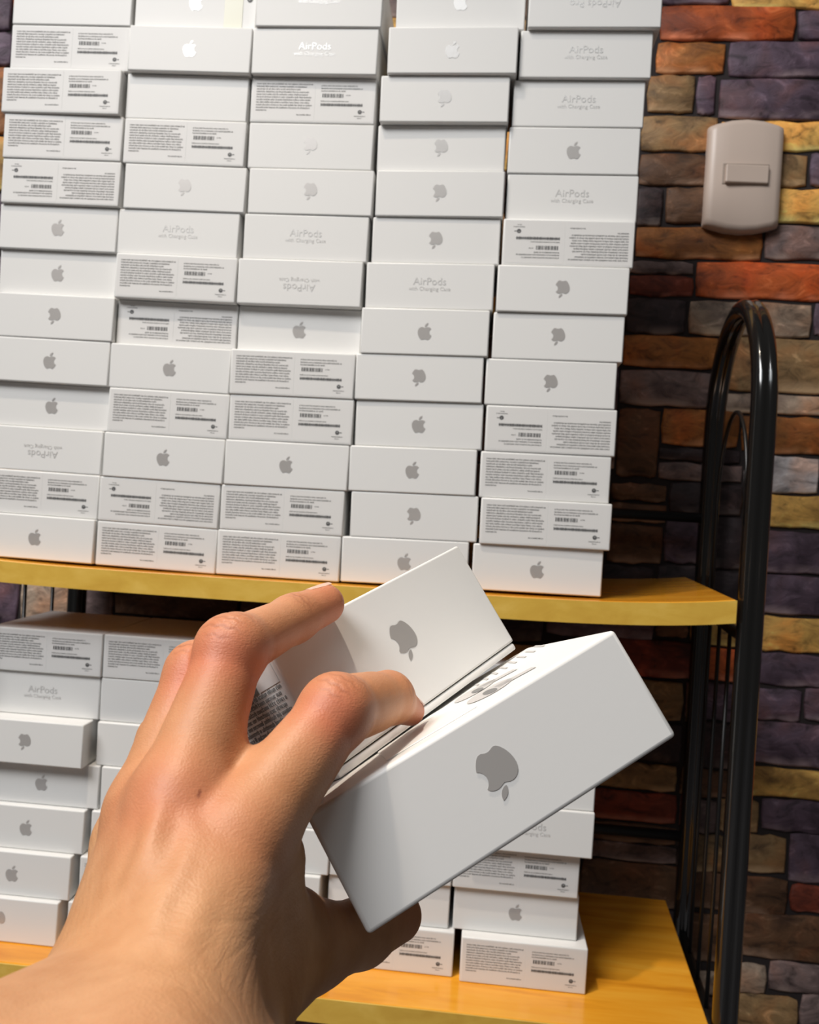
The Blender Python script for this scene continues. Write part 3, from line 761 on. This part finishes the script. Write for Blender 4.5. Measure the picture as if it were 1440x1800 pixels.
# fine wrinkles where the wrist bends
t = V@np.array([.35, .93, 0]); mask = np.exp(-(((V[:, 1]-P3(300, 1740, .17)[1])/.013)**2))
disp += -.00010*mask*np.maximum(0, np.sin(t*2600+3*np.sin(V[:, 0]*180)))**3
V = V + N*disp[:, None]
Bm = np.stack([CR, CU, CF], 1)
VW = V@Bm.T + CO
org = VW[np.argmin(VW[:, 2])]
person = empty('person', Matrix.Translation(Vector(CO + Bm@P3(300, 1600, .19))), 'bare left hand and wrist reaching in from below, gripping two white boxes', 'person')
pm = np.array(person.matrix_world.translation)
me = bpy.data.meshes.new('hand'); me.from_pydata((VW-pm).tolist(), [], Q.tolist()); me.polygons.foreach_set('use_smooth', [True]*len(me.polygons)); me.update()
at_ = me.attributes.new('redness', 'FLOAT', 'POINT'); at_.data.foreach_set('value', np.clip(red, 0, 1).astype(np.float32))
at_ = me.attributes.new('wrist', 'FLOAT', 'POINT'); at_.data.foreach_set('value', np.clip(wrist, 0, 1).astype(np.float32))
at_ = me.attributes.new('crease', 'FLOAT', 'POINT'); at_.data.foreach_set('value', np.clip(crea, 0, 1).astype(np.float32))
M_SKIN = mat('warm_skin', (.62, .36, .22), .48, spec=.45); nt = NT(M_SKIN)
ar = nt.n('ShaderNodeAttribute', attribute_name='redness'); ac = nt.n('ShaderNodeAttribute', attribute_name='crease'); tc = nt.n('ShaderNodeTexCoord')
n1 = nt.n('ShaderNodeTexNoise', Scale=70.0, Detail=4.0, Roughness=.6); nt.l(tc.outputs['Object'], n1.inputs['Vector'])
basec = ramp(nt, n1.outputs[0], [(.3, (.50, .245, .112)), (.7, (.60, .325, .165))])
mx = nt.n('ShaderNodeMix', data_type='RGBA'); nt.l(ar.outputs['Fac'], mx.inputs['Factor']); nt.l(basec, mx.inputs[6]); mx.inputs[7].default_value = (.56, .185, .095, 1)
mx2 = nt.n('ShaderNodeMix', data_type='RGBA'); nt.l(ac.outputs['Fac'], mx2.inputs['Factor']); nt.l(mx.outputs[2], mx2.inputs[6]); mx2.inputs[7].default_value = (.27, .085, .045, 1)
nt.l(mx2.outputs[2], nt.b.inputs['Base Color'])
nt.b.inputs['Subsurface Weight'].default_value = .12; nt.b.inputs['Subsurface Radius'].default_value = (1.0, .35, .2); nt.b.inputs['Subsurface Scale'].default_value = .003
mp = nt.n('ShaderNodeMapping'); mp.inputs['Rotation'].default_value = (0, math.radians(-18), 0); mp.inputs['Scale'].default_value = (420, 420, 1900); nt.l(tc.outputs['Object'], mp.inputs[0])
n2 = nt.n('ShaderNodeTexNoise', Scale=1.0, Detail=3.0, Roughness=.6, Distortion=.8); nt.l(mp.outputs[0], n2.inputs['Vector'])
vo = nt.n('ShaderNodeTexVoronoi', Scale=1500.0); nt.l(tc.outputs['Object'], vo.inputs['Vector'])
vs_ = nt.n('ShaderNodeMath', operation='MULTIPLY'); nt.l(vo.outputs['Distance'], vs_.inputs[0]); vs_.inputs[1].default_value = .5
ad = nt.n('ShaderNodeMath', operation='ADD'); nt.l(n2.outputs[0], ad.inputs[0]); nt.l(vs_.outputs[0], ad.inputs[1])
aw = nt.n('ShaderNodeAttribute', attribute_name='wrist')
mp2 = nt.n('ShaderNodeMapping'); mp2.inputs['Rotation'].default_value = (0, math.radians(24), 0); mp2.inputs['Scale'].default_value = (110, 110, 900); nt.l(tc.outputs['Object'], mp2.inputs[0])
n4 = nt.n('ShaderNodeTexNoise', Scale=1.0, Detail=4.0, Roughness=.6, Distortion=1.2); nt.l(mp2.outputs[0], n4.inputs['Vector'])
mw = nt.n('ShaderNodeMath', operation='MULTIPLY'); nt.l(n4.outputs[0], mw.inputs[0]); nt.l(aw.outputs['Fac'], mw.inputs[1])
mw2 = nt.n('ShaderNodeMath', operation='MULTIPLY_ADD'); nt.l(mw.outputs[0], mw2.inputs[0]); mw2.inputs[1].default_value = 2.2; nt.l(ad.outputs[0], mw2.inputs[2])
bump(nt, mw2.outputs[0], .34, .00032)
hand = link('hand', me, person, M_SKIN)
# fingernails: shallow curved plates set on the back of the fingertips
def nail(tip, prev, dorsal, wd, ln, r, fwd):
    t = (J[tip]-J[prev]); t /= np.linalg.norm(t); d = np.array(dorsal, float); d -= t*(d@t); d /= np.linalg.norm(d); s = np.cross(t, d)
    vs = []; fs = []; nu, nv = 9, 7
    for lay in (0.0, -.0008):
        for j in range(nv):
            v = j/(nv-1)
            for i in range(nu):
                u = -1+2*i/(nu-1); half = wd/2*(1-.25*(1-v)**3-.22*max(0, v-.75)*2)
                a = u*half/r; h = r*math.cos(a) + .0003 + lay - .0007*v*v
                vs.append(J[tip] + t*(fwd - ln*(1-v) - .0008*u*u*v) + s*(r*math.sin(a)) + d*h)
    for lay in range(2):
        for j in range(nv-1):
            for i in range(nu-1):
                b = lay*nu*nv+j*nu+i; f = (b, b+1, b+nu+1, b+nu); fs.append(f if lay == 0 else f[::-1])
    vs = np.array(vs)@Bm.T + CO - pm
    return link('fingernail', mesh('fingernail', vs, fs, True), person, M_NAIL)
nail('mT', 'mD', (-.25, .85, .25), .0098, .0105, .0070, .0045)
nail('iT', 'iD', (.55, .35, .76), .0086, .0090, .0053, .0034)
nail('tT', 'tI', (.25, -.9, .2), .0115, .0115, .0086, .0055)
nail('rT', 'rD', (-.5, .4, .6), .0090, .0095, .0066, .0042)
nail('lT', 'lD', (-.5, .2, .7), .0080, .0085, .0060, .0038)
